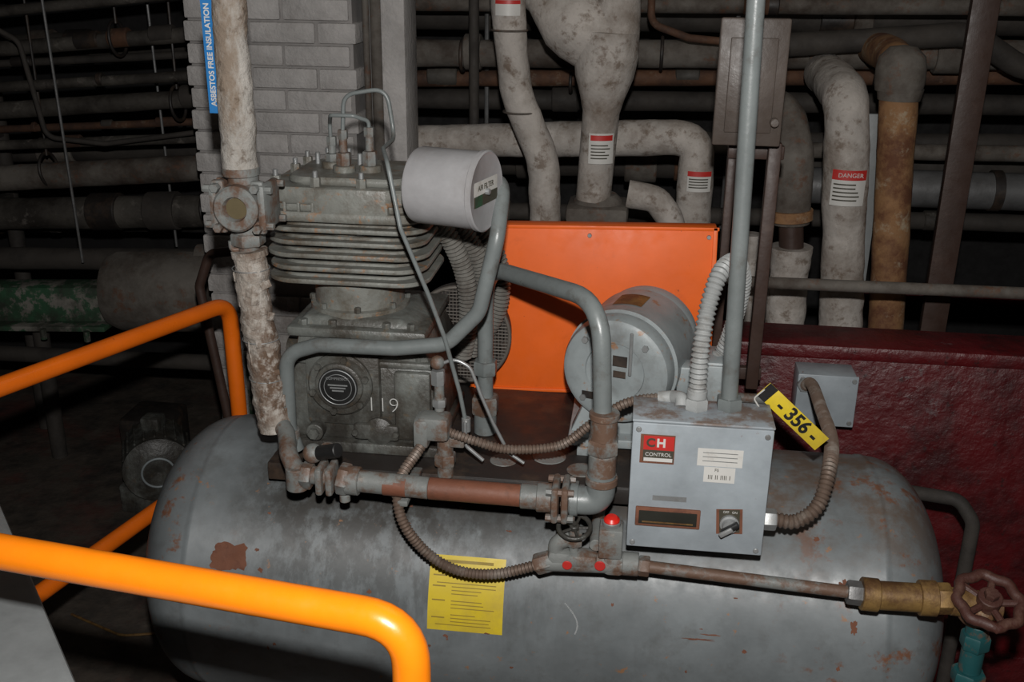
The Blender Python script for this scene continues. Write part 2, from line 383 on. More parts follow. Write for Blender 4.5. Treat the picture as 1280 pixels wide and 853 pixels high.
b.lathe((-.421,-.1445,1.103),(0,-1,0),[(0,.040),(.004,.040),(.0045,.037)],'black',40)
b.ring((-.421,-.149,1.103),(0,1,0),.037,.0012,'steel')
b.ring((-.421,-.149,1.103),(0,1,0),.028,.0007,'steel')
for k in range(3): b.box((-.421,-.1492,1.108-k*.006),(.04-.008*k,.001,.0028),'steel',bev=0)
b.text('COMPRESSOR',.0075,facing(-.421,-.1495,1.122),'steel')
for k in range(6):
    a=k*math.pi/3+.3; x=-.421+.057*math.cos(a); z=1.103+.057*math.sin(a)
    b.hexn((x,-.137,z),(x,-.146,z),.0075,'pump')
b.box((-.275,-.12,1.06),(.075,.02,.15),'pump',bev=.008)
b.lathe((-.345,-.12,1.003),(0,-1,0),[(0,.03),(.012,.03),(.016,.024),(.022,.012),(.022,.0)],'pump',24)
b.box((-.35,-.13,1.003),(.095,.018,.036),'pump',bev=.008)
for x in(-.392,-.308): b.hexn((x,-.135,1.003),(x,-.146,1.003),.007,'pump')
b.cyl((-.475,-.12,1.0),(-.475,-.15,1.0),.018,'pump'); b.hexn((-.475,-.15,1.0),(-.475,-.16,1.0),.012,'pump')
b.cyl((-.535,-.02,1.13),(-.56,-.02,1.13),.03,'pump')
for x in(-.50,-.44,-.33,-.28):
    b.hexn((x,-.1,1.216),(x,-.1,1.228),.009,'pump')
for (x,y) in((-.53,-.11),(-.25,-.11),(-.53,.15),(-.25,.15)): b.hexn((x,y,.974),(x,y,.99),.011,'pump')
for z in(1.03,1.08,1.13,1.17):
    b.cyl((-.233,-.05,z),(-.225,-.05,z),.008,'pump',6)
b.text('119',.046,facing(-.335,-.1315,1.062,0),'chalk',bold=-.0012)
b.lathe((cx,cy,1.228),(0,0,1),[(0,.102),(.012,.102),(.014,.092),(.085,.092),(.2,.092)],'head',48)
for i,z in enumerate((1.310,1.336,1.362,1.388,1.414)):
    hx=.164-.004*(i%2); 
    b.prism(rrect(cx,cy,hx,.125,.06,10),z-.0045,z+.0045,'head',.002)
    b.prism(rrect(cx,cy,hx-.022,.103,.05,10),z-.009,z+.009,'head',.006)
for k in range(8):
    a=2*math.pi*k/8+.2; b.cyl((cx+.098*math.cos(a),cy+.098*math.sin(a),1.24),(cx+.098*math.cos(a),cy+.098*math.sin(a),1.252),.007,'pump',6)
b.prism(rrect(cx,cy,.157,.125,.05,8),1.430,1.449,'head',.004)
b.prism(rrect(cx,cy,.146,.114,.045,8),1.449,1.464,'head',.003)
b.prism(rrect(cx,cy,.155,.122,.05,8),1.464,1.496,'head',.005)
b.prism(rrect(cx+.005,cy,.12,.1,.04,8),1.496,1.512,'head',.005)
for k in range(9): b.box((cx-.11+.0275*k,cy-.114,1.457),(.006,.012,.03),'head',bev=.002)
b.box((cx+.02,cy-.105,1.467),(.15,.036,.06),'head',bev=.008)
for (x,y) in((-.13,-.1),(-.13,.02),(-.13,.1),(-.05,-.105),(.04,-.105),(.125,-.1),(.13,0),(.13,.1),(0,.1)):
    b.hexn((cx+x,cy+y,1.49),(cx+x,cy+y,1.514),.0105,'head'); b.cyl((cx+x,cy+y,1.51),(cx+x,cy+y,1.526),.005,'steel',10)
for (x,y,h) in((-.425,-.02,.05),(-.375,-.01,.055),(-.46,.02,.03)):
    b.cyl((x,y,1.5),(x,y,1.524),.022,'head'); b.hexn((x,y,1.524),(x,y,1.524+h*.5),.015,'greyrust')
    b.cyl((x,y,1.524+h*.5),(x,y,1.53+h),.008,'greyrust'); b.hexn((x,y,1.525+h),(x,y,1.543+h),.0105,'greyrust')
for k in range(5): b.cyl((-.5+.022*k,.05,1.5),(-.5+.022*k,.05,1.535+.01*(k%2)),.005,'steel',10)
b.obj('compressor_pump',AC)
b=B()
b.tube([(-.425,-.02,1.585),(-.42,-.02,1.66),(-.335,-.02,1.675),(-.322,-.02,1.58),(-.31,-.16,1.585),(-.285,-.23,1.57),(-.262,-.245,1.46),(-.215,-.23,1.33),(-.19,-.22,1.25),(-.165,-.2,1.13),(-.155,-.19,1.06)],.0042,'pipegrey',.03,10)
b.tube([(-.375,-.01,1.59),(-.375,-.01,1.61),(-.40,-.03,1.622),(-.445,-.03,1.622),(-.462,.02,1.6),(-.462,.02,1.56)],.004,'pipegrey',.012,10)
b.obj('unloader_tubing',AC)
# silencer drum
b=B()
ax=V((1,-.28,0)).normalized(); c0=V((-.245,-.175,1.525)); Ld=.138
b.lathe(c0,ax,[(0,.0),(0,.06),(.004,.067),(.01,.069),(Ld-.012,.069),(Ld-.010,.072),(Ld-.002,.072),(Ld,.069),(Ld-.002,.063),(Ld-.004,.0)],'drum',56)
c1=c0+ax*(Ld-.0035)
xx=V((.27,.963,0)).normalized(); 
MT=Matrix.Translation(c1+ax*.001)@Matrix(((xx.x,0,ax.x),(xx.y,0,ax.y),(0,1,0))).to_4x4()
def lab(b,w,h,dx,dy,m,MT,o=0):
    b.add([MT@V((dx+sx*w/2,dy+sy*h/2,o)) for sx,sy in((-1,-1),(1,-1),(1,1),(-1,1))],[(0,1,2,3)],m)
lab(b,.10,.045,0,.0,'white',MT,.0002); lab(b,.10,.02,0,-.012,'ink',MT,.0006); lab(b,.03,.02,-.03,-.012,'green',MT,.0009); b.text('AIR FILTER',.014,MT@Matrix.Translation((0,.01,.0006)),'ink')
b.cyl(c0+ax*Ld*.98,c0+ax*(Ld+.006),.006,'steel',8)
b.cyl((-.2,-.16,1.48),(-.24,-.06,1.46),.03,'pipegrey')
b.obj('intake_silencer',AC)
b=B()
for k in range(3):
    o=k*.034
    b.flex([(-.262+o*.2,.06+o,1.40),(-.232+o*.8,.07+o,1.36),(-.205+o*.95,.09+o,1.28),(-.198+o*.8,.10+o,1.18),(-.215+o*.3,.11+o,1.08)],.0185,'flexdull',.009,.2)
b.obj('finned_intercooler',AC)
b=B()
b.tube([(-.22,-.03,1.47),(-.12,-.08,1.52),(-.093,-.14,1.52),(-.095,-.2,1.44),(-.128,-.2,1.295),(-.19,-.2,1.228),(-.29,-.2,1.214),(-.44,-.2,1.212),(-.505,-.2,1.19),(-.508,-.2,1.03),(-.495,-.2,.985)],.0145,'pipegrey',.055,20)
b.obj('intake_line',AC)
b=B()
b.tube([(-.146,-.0,.96),(-.146,-.0,1.325),(.10,-.31,1.365),(.115,-.335,1.10)],.0165,'pipegrey',.085,22)
b.hexn((-.146,0,1.0),(-.146,0,1.04),.03,'greyrust'); b.cyl((-.146,0,.955),(-.146,0,1.0),.024,'pipegrey'); b.hexn((-.146,0,1.09),(-.146,0,1.12),.026,'pipegrey')
x=.115;y=-.335
b.cyl((x,y,1.165),(x,y,1.10),.024,'greyrust'); b.cyl((x,y,1.17),(x,y,1.158),.027,'greyrust')
b.hexn((x,y,1.12),(x,y,1.092),.03,'greyrust'); b.cyl((x,y,1.09),(x,y,1.035),.025,'greyrust'); b.cyl((x,y,1.045),(x,y,1.03),.029,'greyrust')
b.tube([(x,y,1.05),(x,y,.993),(.05,y,.993)],.026,'pipegrey',.035,22)
b.cyl((.075,y,.993),(.06,y,.993),.030,'pipegrey')
b.box((.052,y,.993),(.014,.07,.07),'greyrust',bev=.008); b.box((.034,y,.993),(.014,.07,.07),'greyrust',bev=.008)
for sy in(-1,1):
    for sz in(-1,1): b.hexn((.068,y+sy*.026,.993+sz*.026),(.018,y+sy*.026,.993+sz*.026),.007,'greyrust')
b.cyl((.028,y,.993),(.0,y,.993),.027,'greyrust'); b.cyl((.004,y,.993),(-.03,y,.993),.023,'greyrust')
b.cyl((-.02,y,.993),(-.2,y,.995),.0205,'brownpipe'); b.cyl((-.2,y,.995),(-.34,y,1.0),.0205,'greyrust')
b.cyl((-.24,y,.996),(-.285,y,.997),.0209,'brownpipe')
b.cyl((-.33,y,.999),(-.355,y,1.0),.027,'greyrust'); b.hexn((-.35,y,1.0),(-.37,y,1.003),.03,'greyrust')
b.box((-.383,y,1.003),(.014,.055,.055),'greyrust',bev=.006); b.box((-.402,y,1.003),(.014,.055,.055),'greyrust',bev=.006)
b.tube([(-.39,y,1.004),(-.45,y,1.006),(-.475,y+.03,1.03),(-.50,-.24,1.04),(-.53,-.2,1.05)],.017,'greyrust',.03,20)
b.hexn((-.42,y,1.003),(-.44,y,1.004),.026,'greyrust')
b.cyl((-.45,y,1.02),(-.45,y,.975),.021,'greyrust')
b.cyl((-.36,y,.97),(-.36,y,.955),.01,'greyrust'); b.cyl((-.395,y+.02,1.04),(-.395,y+.02,1.06),.012,'greyrust')
b.cyl((-.415,y+.01,1.045),(-.365,y-.01,1.065),.0135,'black'); b.ball((-.42,y+.01,1.045),.019,'greyrust')
b.cyl((-.508,-.2,1.03),(-.508,-.2,1.0),.02,'greyrust'); b.tube([(-.508,-.2,1.01),(-.5,-.24,1.0),(-.45,y,1.0)],.016,'greyrust')
b.box((-.25,-.27,.96),(.02,.14,.012),'greyrust'); b.box((.06,-.27,.955),(.02,.14,.012),'greyrust')
b.obj('discharge_pipe',AC)
b=B()
b.box((-.212,-.215,1.065),(.062,.05,.05),'greyrust',bev=.01); b.box((-.235,-.215,1.055),(.03,.055,.06),'greyrust',bev=.008)
b.cyl((-.195,-.2,1.04),(-.195,-.2,.95),.016,'greyrust'); b.hexn((-.195,-.2,1.0),(-.195,-.2,.975),.022,'greyrust')
b.cyl((-.205,-.2,1.09),(-.205,-.2,1.15),.0095,'greyrust'); b.hexn((-.205,-.2,1.1),(-.205,-.2,1.115),.014,'steel'); b.hexn((-.207,-.2,1.145),(-.207,-.2,1.175),.014,'steel')
b.ball((-.208,-.2,1.19),.014,'greyrust')
b.tube([(-.207,-.2,1.185),(-.175,-.2,1.20),(-.145,-.2,1.185),(-.125,-.2,1.13),(-.10,-.2,1.07),(-.07,-.2,1.01),(-.04,-.2,.99)],.0035,'steel',.03,10)
b.cyl((-.155,-.19,1.075),(-.155,-.19,1.045),.009,'steel'); b.box((-.17,-.2,1.03),(.03,.03,.02),'greyrust')
b.tube([(-.155,-.2,1.07),(-.155,-.2,1.02),(-.12,-.2,.99)],.004,'steel',.02,10)
b.flex([(-.19,-.215,1.055),(-.13,-.23,1.045),(-.065,-.235,1.035),(.03,-.235,1.05),(.09,-.235,1.10),(.15,-.235,1.145),(.21,-.235,1.16),(.25,-.235,1.155)],.0085,'flexbrown')
b.flex([(-.235,-.24,1.03),(-.262,-.31,.99),(-.252,-.34,.93),(-.21,-.34,.865),(-.15,-.34,.828),(-.075,-.34,.826),(.015,-.34,.857)],.0095,'flexbrown')
b.obj('pressure_switch',AC)
b=B(); y=-.335
b.hexn((.0,y,.85),(.03,y,.862),.02,'greyrust'); b.tube([(.02,y,.86),(.178,y,.868)],.019,'greyrust')
b.box((.045,y,.868),(.045,.035,.042),'greyrust',bev=.01); b.box((.145,y,.868),(.04,.035,.042),'greyrust',bev=.01)
b.tube([(.04,y,.87),(.035,y,.90),(.065,y,.915)],.015,'greyrust',.02); b.box((.085,y,.872),(.06,.04,.03),'greyrust',bev=.01)
b.cyl((.07,y,.88),(.07,y,.935),.009,'greyrust'); b.hexn((.07,y,.90),(.07,y,.92),.017,'greyrust')
b.wheel((.07,y-.005,.94),(0,-.35,1),.029,.0045,'pump',5)
b.cyl((.16,y,.868),(.19,y,.868),.022,'greyrust')
b.box((.137,y,.917),(.043,.045,.06),'greyrust',bev=.004); b.cyl((.137,y,.947),(.137,y,.955),.017,'steel'); b.lathe((.137,y,.953),(0,-.15,1),[(0,.0145),(.006,.0145),(.011,.010),(.0125,0)],'red',24)
b.cyl((.06,y-.0205,.868),(.06,y-.0235,.868),.009,'redl'); b.cyl((.12,y-.0205,.872),(.12,y-.0235,.872),.010,'redl')
b.cyl((.11,y,.90),(.11,-.2,.90),.012,'greyrust')
b.cyl((.185,y,.866),(.60,y,.843),.0115,'greyrust'); b.hexn((.19,y,.866),(.21,y,.865),.019,'greyrust')
b.hexn((.565,y,.845),(.60,y,.843),.022,'alu'); b.cyl((.59,y,.844),(.62,y,.843),.030,'brass'); b.cyl((.615,y,.843),(.70,y,.845),.026,'brass'); b.cyl((.69,y,.845),(.72,y,.846),.032,'brass'); b.hexn((.715,y,.846),(.745,y,.848),.028,'brass')
b.ball((.79,y,.83),.033,'rustpipe'); b.cyl((.745,y,.843),(.83,y,.838),.025,'brass')
b.cyl((.79,y,.82),(.797,y-.015,.862),.012,'redwheel')
b.wheel((.803,y-.018,.862),(0,-.40,1),.053,.010,'redwheel',5,wav=.06,hub=.4)
b.cyl((.80,y,.80),(.80,y,.70),.02,'teal'); b.hexn((.80,y,.78),(.80,y,.75),.026,'teal'); b.cyl((.80,y,.70),(.80,y,.0),.018,'teal'); b.hexn((.80,y,.7),(.80,y,.67),.03,'teal')
b.obj('drain_valve_line',AC)
# ---- motor
b=B()
a0=V((.125,-.06,1.135)); ad=V((.28,1,0)).normalized(); Lm=.26; r=.118
b.lathe(a0,ad,[(0,.0),(0,.03),(.002,.034),(.0,.06),(-.004,.062),(-.006,.098),(.0,.108),(.012,.1125),(.035,.1135),(.037,.109),(.041,.109),(.043,r),(.19,r),(.192,.111),(.197,.111),(.2,.113),(Lm-.02,.112),(Lm,.09),(Lm,0)],'motor',64)
b.cyl(a0+ad*Lm,a0+ad*(Lm+.05),.014,'steel')
xx=V((ad.y,-ad.x,0)); MF=Matrix.Translation(a0-ad*.0075)@Matrix(((xx.x,0,-ad.x),(xx.y,0,-ad.y),(0,1,0))).to_4x4()
for (dx,dy,w,h) in((.012,.028,.03,.022),(.012,.0,.026,.014),(-.05,-.055,.03,.016),(.05,-.055,.03,.016)): lab(b,w,h,dx,dy,'dark',MF,.0015)
for dx in(.033,): 
    p=MF@V((dx,.0,0)); q=MF@V((dx,.09,0)); b.cyl(p,q,.0035,'steel',8)
for k in range(4):
    a=math.pi/4+k*math.pi/2; p=MF@V((.088*math.cos(a),.088*math.sin(a),-.003)); b.hexn(p,p-ad*.008,.007,'steel')
lab_c=[]
for i in range(7):
    th=rad(78+i*5)
    for t in(.08,.15):
        lab_c.append(a0+ad*t+(xx*math.cos(th)+V((0,0,1))*math.sin(th))*(r+.001))
b.add(lab_c,[(2*i,2*i+1,2*i+3,2*i+2) for i in range(6)],'brass')
for t in(.05,.2):
    p=a0+ad*t; b.taper(.985,1.06,(p.x-.1,p.x+.1,p.y-.02,p.y+.02),(p.x-.07,p.x+.07,p.y-.015,p.y+.015),'motor')
p=a0+ad*.13; b.box((p.x,p.y,.977),(.25,.26,.02),'motor',bev=.004); b.box((p.x-.09,p.y,.96),(.03,.28,.02),'motor'); b.box((p.x+.09,p.y,.96),(.03,.28,.02),'motor')
b.box((.325,-.03,1.11),(.06,.10,.13),'motor',bev=.008); b.box((.325,-.084,1.11),(.055,.008,.12),'motor',bev=.003)
b.box((.275,.0,1.11),(.05,.05,.06),'motor',bev=.006)
b.obj('electric_motor',AC)
# ---- belt guard
b=B()
RG=Matrix.Rotation(rad(-1.6),3,'Y'); gc=V((.055,.27,1.155))
def gp(x,y,z): return gc+RG@V((x,y,z))
b.box(gc,(.555,.045,.40),'orange',rot=RG,bev=.004)
for (x0,z0,x1,z1) in((-.277,.197,.277,.197),(-.277,-.197,.277,-.197),(-.274,-.197,-.274,.197),(.274,-.197,.274,.197)):
    b.box(gp((x0+x1)/2,-.0235,(z0+z1)/2),(abs(x1-x0)+.01,.005,abs(z1-z0)+.008),'orange',rot=RG,bev=.0015)
for (x,z) in((-.26,.18),(0,.18),(.26,.18),(-.26,0),(.262,0)): b.hexn(gp(x,-.025,z),gp(x,-.031,z),.005,'steel')
b.obj('belt_guard',AC)
b=B()
cxw,czw=-.232,1.105
b.cyl((cxw,.13,czw),(cxw,.245,czw),.03,'dark'); b.lathe((cxw,.225,czw),(0,-1,0),[(0,.113),(.03,.113),(.034,.11),(.034,.10),(.02,.096),(.015,.04),(.03,.035),(.03,0)],'dark',56)
b.ring((cxw,.185,czw),(0,1,0),.113,.005,'mesh',64)
for i in range(-13,14):
    o=i*.008; h=math.sqrt(max(0,.111**2-o*o))
    if h>.01:
        b.cyl((cxw+o,.185,czw-h),(cxw+o,.185,czw+h),.0013,'mesh',6); b.cyl((cxw-h,.182,czw+o),(cxw+h,.182,czw+o),.0013,'mesh',6)
b.obj('flywheel',AC)

# ============================================================ CONTROL BOX
CB=empty('electrical_control_box')
b=B()
yf=-.34
b.box((.286,-.29,1.035),(.236,.09,.252),'box',bev=.003)
b.box((.286,-.337,1.033),(.242,.008,.248),'box',bev=.003)
b.box((.286,-.292,1.161),(.244,.102,.005),'box',bev=.002)
for x,z in((.176,1.145),(.396,1.145),(.176,.92),(.396,.92)): b.cyl((x,-.341,z),(x,-.345,z),.005,'steel',12)
b.box((.23,-.20,.99),(.03,.12,.012),'tank'); b.box((.35,-.20,.99),(.03,.12,.012),'tank')
b.box((.23,-.155,.945),(.03,.012,.1),'tank'); b.box((.35,-.155,.945),(.03,.012,.1),'tank')
b.obj('enclosure',CB)
b=B(); q=yf-.0015
def fl(x,z,w,h,m,o=0,roll=0): lab(b,w,h,0,0,m,facing(x,q-o,z,roll))
fl(.210,1.108,.060,.056,'rustpatch',0); fl(.212,1.109,.053,.049,'redl',.0006); fl(.212,1.0955,.053,.022,'ink',.001)
b.text('H',.022,facing(.216,q-.0015,1.12),'white',bold=.0008); b.text('C',.022,facing(.198,q-.0015,1.12),'ink',bold=.0008)
b.text('CONTROL',.0095,facing(.212,q-.0015,1.098),'white'); fl(.212,1.088,.05,.007,'white',.0014)
fl(.319,1.099,.078,.034,'white'); fl(.32,1.066,.054,.030,'white',.0006); b.text('III II IIII I',.012,facing(.32,q-.0012,1.061),'ink'); b.text('F5',.008,facing(.315,q-.0012,1.075),'ink')
for k in range(3): fl(.319,1.108-k*.008,.06,.0015,'steel',.0006)
fl(.237,1.012,.06,.010,'steel'); 
b.box((.236,q-.002,.975),(.115,.006,.038),'rustpatch',bev=.002); b.box((.236,q-.005,.975),(.103,.004,.026),'window',bev=.001); fl(.236,.967,.09,.003,'brass',.008)
fl(.345,.975,.046,.05,'rustpatch',.0004,4); fl(.345,.976,.036,.046,'ink',.001,4); b.text('OFF   ON',.006,facing(.345,q-.0016,.994),'white')
b.lathe((.345,q-.001,.972),(0,-1,0),[(0,.017),(.006,.017),(.007,.013),(.016,.012),(.0165,0)],'steel',24)
b.box((.345,q-.020,.972),(.034,.012,.011),'black',rot=Matrix.Rotation(rad(-35),3,'Y'),bev=.003); b.box((.338,q-.026,.967),(.026,.006,.009),'steel',rot=Matrix.Rotation(rad(-35),3,'Y'),bev=.002)
b.obj('box_labels_and_selector',CB)
b=B()
b.cyl((.333,-.27,1.163),(.306,-.27,2.35),.0145,'pipegrey'); b.hexn((.333,-.27,1.163),(.333,-.27,1.185),.024,'pipegrey')
b.hexn((.275,-.28,1.163),(.275,-.28,1.185),.022,'flexgrey'); b.cyl((.275,-.28,1.185),(.275,-.28,1.20),.018,'flexgrey')
b.flex([(.275,-.28,1.195),(.276,-.275,1.28),(.285,-.25,1.35),(.305,-.21,1.40),(.335,-.15,1.40),(.355,-.10,1.35),(.352,-.06,1.27),(.34,-.03,1.19),(.325,-.03,1.165)],.0145,'flexgrey',.0095,.14)
b.cyl((.25,-.25,1.155),(.25,-.25,1.17),.014,'flexgrey'); b.tube([(.21,-.245,1.165),(.235,-.25,1.17),(.25,-.27,1.178),(.25,-.28,1.165)],.012,'flexgrey',.01)
b.obj('rigid_conduit',CB)
b=B()
b.hexn((.405,-.3,.962),(.432,-.3,.962),.02,'steel')
b.flex([(.43,-.3,.962),(.47,-.295,.96),(.51,-.27,.985),(.535,-.2,1.035),(.56,-.05,1.02),(.575,.15,.99),(.585,.32,.97),(.588,.40,.95),(.585,.43,.93)],.0125,'flexbrown',.009,.14)
b.obj('flexible_conduit',CB)
b=B()
MT=facing(.455,-.215,1.13,-42,0)
Rm=MT.to_3x3(); 
b.box(MT@V((0,0,0)),(.155,.034,.0015),'yellow',rot=Rm,bev=.0005)
b.text('- 356 -',.036,MT@Matrix.Translation((.012,0,.001)),'black',bold=.0011)
lab(b,.02,.034,-.067,0,'black',MT,.0011)
p=MT@V((-.075,0,0)); b.tube([p,p+V((-.02,-.02,-.01)),(.39,-.26,1.16)],.0015,'white',.01,6)
b.obj('numbered_equipment_tag',CB)

# ============================================================ JUNCTION BOX STAND
JB=empty('junction_box_stand')
b=B()
b.box((.368,.27,1.675),(.13,.09,.245),'jbox',bev=.012); b.box((.368,.222,1.675),(.14,.012,.256),'jbox',bev=.005)
b.box((.368,.214,1.67),(.095,.006,.19),'jbox',bev=.004)
for z in(1.58,1.77): b.box((.368,.212,z),(.02,.01,.02),'jbox',bev=.003)
b.cyl((.42,.21,1.6),(.42,.19,1.6),.009,'jbox'); b.cyl((.368,.27,1.79),(.368,.27,2.3),.016,'jbox')
b.obj('junction_enclosure',JB)
b=B()
b.box((.437,.29,1.26),(.028,.028,.57),'brown',bev=.003); b.box((.352,.33,1.28),(.02,.03,.66),'brown',bev=.003)
b.box((.40,.31,1.52),(.12,.02,.03),'brown'); b.box((.40,.32,1.0),(.12,.02,.03),'brown')
b.obj('stand_posts',JB)

# ============================================================ INSULATED RISER
RP=empty('insulated_riser_pipe')
b=B()
b.lumpy([(-.563,-.2,2.4),(-.563,-.2,1.84),(-.566,-.2,1.545)],.023,'insup',.1,.12,20,.01,r1=.032)
b.cyl((-.566,-.2,1.55),(-.566,-.2,1.535),.034,'greyrust')
b.obj('upper_wrapped_pipe',RP)
b=B(); c=V((-.562,-.2,1.483))
b.box(c,(.07,.07,.08),'greyrust',bev=.014)
b.box(c+V((-.045,0,.0)),(.016,.085,.085),'greyrust',bev=.012); b.box(c+V((.045,0,0)),(.016,.085,.085),'greyrust',bev=.012)
b.lathe(c+V((0,-.03,0)),(0,-1,0),[(0,.042),(.02,.042),(.024,.038),(.024,.023),(.014,.020),(.014,.0)],'greyrust',36)
b.cyl(c+V((0,-.043,0)),c+V((0,-.0455,0)),.0195,'glass')
for k in range(4):
    a=math.pi/4+k*math.pi/2; p=c+V((.052*math.cos(a),-.036,.052*math.sin(a))); b.box(p+V((0,.006,0)),(.024,.014,.024),'greyrust',bev=.005); b.hexn(p,p+V((0,-.016,0)),.0085,'greyrust')
for sx in(-1,1):
    for sy,sz in((1,1),(-1,1),(1,-1),(-1,-1)): p=c+V((sx*.05,sy*.033,sz*.033)); b.hexn(p,p+V((sx*.014,0,0)),.007,'greyrust')
b.cyl(c+V((0,0,.035)),c+V((0,0,.06)),.028,'greyrust'); b.cyl(c+V((0,0,-.035)),c+V((0,0,-.06)),.024,'greyrust')
b.hexn(c+V((0,0,-.055)),c+V((0,0,-.078)),.032,'greyrust'); b.cyl(c+V((0,0,-.078)),c+V((0,0,-.10)),.019,'greyrust')
b.tube([c+V((.0,0,-.085)),c+V((-.03,-.01,-.088)),c+V((-.03,-.01,-.07))],.005,'greyrust',.01)
b.obj('sight_glass_fitting',RP)
b=B()
b.lumpy([(-.562,-.2,1.39),(-.56,-.2,1.32),(-.545,-.2,1.14),(-.532,-.205,1.03)],.031,'instorn',.1,.2,24,.006,r1=.033)
b.sweep(resample([V((-.562,-.2,1.395)),V((-.561,-.2,1.383))],.004),.034,'instorn')
for k in range(26):
    t=k/25; z=1.37-.31*t; a=rad(random.uniform(-80,80)); x=-.561+.026*t
    w=random.uniform(.008,.02)
    rr=.033
    b.box((x+rr*math.sin(a),-.2-rr*math.cos(a),z),(w,.003,random.uniform(.01,.028)),'instorn',rot=Matrix.Rotation(a+random.uniform(-.5,.5),3,'Z')@Matrix.Rotation(random.uniform(-.4,.4),3,'Y'),bev=.001)
for z,x in((1.36,-.561),(1.22,-.552),(1.14,-.545)): b.ring((x,-.2,z),(0,0,1),.0345,.001,'steel')
b.obj('torn_wrapped_pipe',RP)
b=B()
b.box((-.604,-.2,1.745),(.021,.0015,.20),'blue',bev=0); b.text('ASBESTOS FREE INSULATION',.0135,facing(-.604,-.2012,1.745,90),'white',bold=.0003)
b.add([(-.594,-.2,1.65),(-.58,-.222,1.65),(-.58,-.222,1.84),(-.594,-.2,1.84)],[(0,1,2,3)],'blue')
b.obj('blue_insulation_label',RP)

# ============================================================ HANDRAILS
def rail(name,paths,r,m,feet):
    b=B()
    for p in paths: b.tube(p,r,m,.055,28)
    for f in feet: b.cyl((f[0],f[1],0),(f[0],f[1],.01),.05,m)
    return b.obj(name)
rail('handrail',[[(-1.55,-.885,1.25),(-.575,-1.02,1.25),(-.062,-1.09,1.25),(-.062,-1.09,0)]],.021,'rail',[(-.062,-1.09)])
rail('handrail.001',[[(-1.25,-.50,1.077),(-.866,.40,1.077),(-.858,.40,0)],[(-1.26,-.65,.55),(-1.135,-.123,.55),(-1.029,.326,.55),(-.94,.70,.55),(-.94,.70,0)]],.0205,'railfar',[(-.858,.4),(-.94,.7)])
rail('handrail.002',[[(.42,-1.27,0),(.42,-1.27,1.235),(1.22,-.47,1.235),(1.22,-.47,0)]],.021,'rail',[(.42,-1.27),(1.22,-.47)])

# ============================================================ ROOM
def simple(name,c,size,m,bev=0): 
    b=B(); b.box(c,size,m,bev=bev); return b.obj(name)
simple('floor',(0,.8,-.05),(8,8,.1),'floor')
simple('wall_back',(0,2.6,1.6),(8,.1,3.4),'wall')
simple('wall_left',(-3.6,.8,1.6),(.1,8,3.4),'wall')
simple('wall_right',(3.6,.8,1.6),(.1,8,3.4),'wall')
simple('ceiling',(0,.8,3.35),(8,8,.1),'wall')
b=B()
b.box((1.7,.63,.48),(2.7,.15,.96),'redwall',bev=.008); b.box((1.7,.63,.975),(2.72,.165,.04),'redwall',bev=.01)
b.box((1.7,.545,.06),(2.7,.03,.12),'redwall',bev=.005)
b.obj('wall_parapet')
b=B()
ch=.064; bl=.2; z=0; i=0
b.box((-.93,1.10,1.17),(.49,.175,2.34),'mortar',bev=0)
while z<2.35:
    off=(i%2)*bl*.5
    x=-1.187
    first=True
    while x<-.672:
        w=bl-(off if first and i%2 else 0)
        w=min(w,-.668-x)
        if w>.03:
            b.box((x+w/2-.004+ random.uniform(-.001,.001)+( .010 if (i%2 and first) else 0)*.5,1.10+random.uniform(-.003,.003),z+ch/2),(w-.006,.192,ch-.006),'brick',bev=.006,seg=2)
        x+=w; first=False
    z+=ch; i+=1
b.obj('brick_column')
b=B()
b.box((-.565,1.08,1.2),(.07,.16,2.4),'brick',bev=.006); b.box((-.63,1.12,1.2),(.06,.1,2.4),'mortar',bev=.006)
b.cyl((-.62,1.04,0),(-.62,1.04,2.4),.02,'insmid'); b.cyl((-.655,1.05,1.3),(-.655,1.05,2.4),.01,'insmid')
b.obj('plaster_pilaster')
def sleeves(b,x0,z0,x1,z1,y,r,n):
    for k in range(n):
        t=random.uniform(.3,.97); L=random.uniform(.015,.12); x=x0+(x1-x0)*t; z=z0+(z1-z0)*t; s=(z1-z0)/(x1-x0)
        m=random.choice(['insdark','insmid','rustdark','insleft','dark'])
        b.cyl((x,y,z),(x+L,y,z+L*s),r*random.uniform(1.08,1.35),m,20,.004)
def hp(b,y,z0,z1,r,m,x0=-3.3,x1=-1.2,amp=.08,n=3):
    b.lumpy([(x0,y,z0),(x1,y,z1)],r,m,.05,amp,7,.03,20); sleeves(b,x0,z0,x1-.1,z1,y,r,n)
b=B()
for (y,z0,z1,r,m) in((1.5,1.58,1.80,.018,'insleft'),(1.6,1.47,1.66,.026,'insleft'),(1.7,1.44,1.58,.014,'insdark'),(1.45,1.36,1.53,.018,'insleft'),(1.6,1.26,1.44,.032,'insleft'),(1.7,1.20,1.34,.014,'rustdark'),(1.5,1.17,1.31,.018,'insleft'),
    (1.55,1.02,1.20,.048,'insmid'),(1.65,.90,1.01,.062,'insleft'),(1.5,.78,.86,.042,'insdark'),(1.8,1.72,1.86,.04,'insdark'),(1.9,1.1,1.2,.04,'insdark'),(2.0,1.5,1.6,.05,'insdark'),(1.9,.85,.92,.06,'insdark')):
    hp(b,y,z0,z1,r,m)
for (x,y0) in((-1.86,1.4),(-1.62,1.66)):
    b.cyl((x,y0,2.6),(x+.03,y0,.85),.005,'alu',8)
for z in(1.0,1.25,1.5): b.box((-2.3,1.62,z),(.05,.3,.03),'insdark',bev=.004)
for (x,z,y0) in ((-1.5,1.40,1.6),(-2.0,1.155,1.55),(-1.7,1.62,1.6),(-1.45,1.00,1.65)): b.ring((x,y0,z),(1,0,.1),.06,.006,'dark'); b.cyl((x,y0,z+.05),(x,y0,2.6),.005,'dark',8)
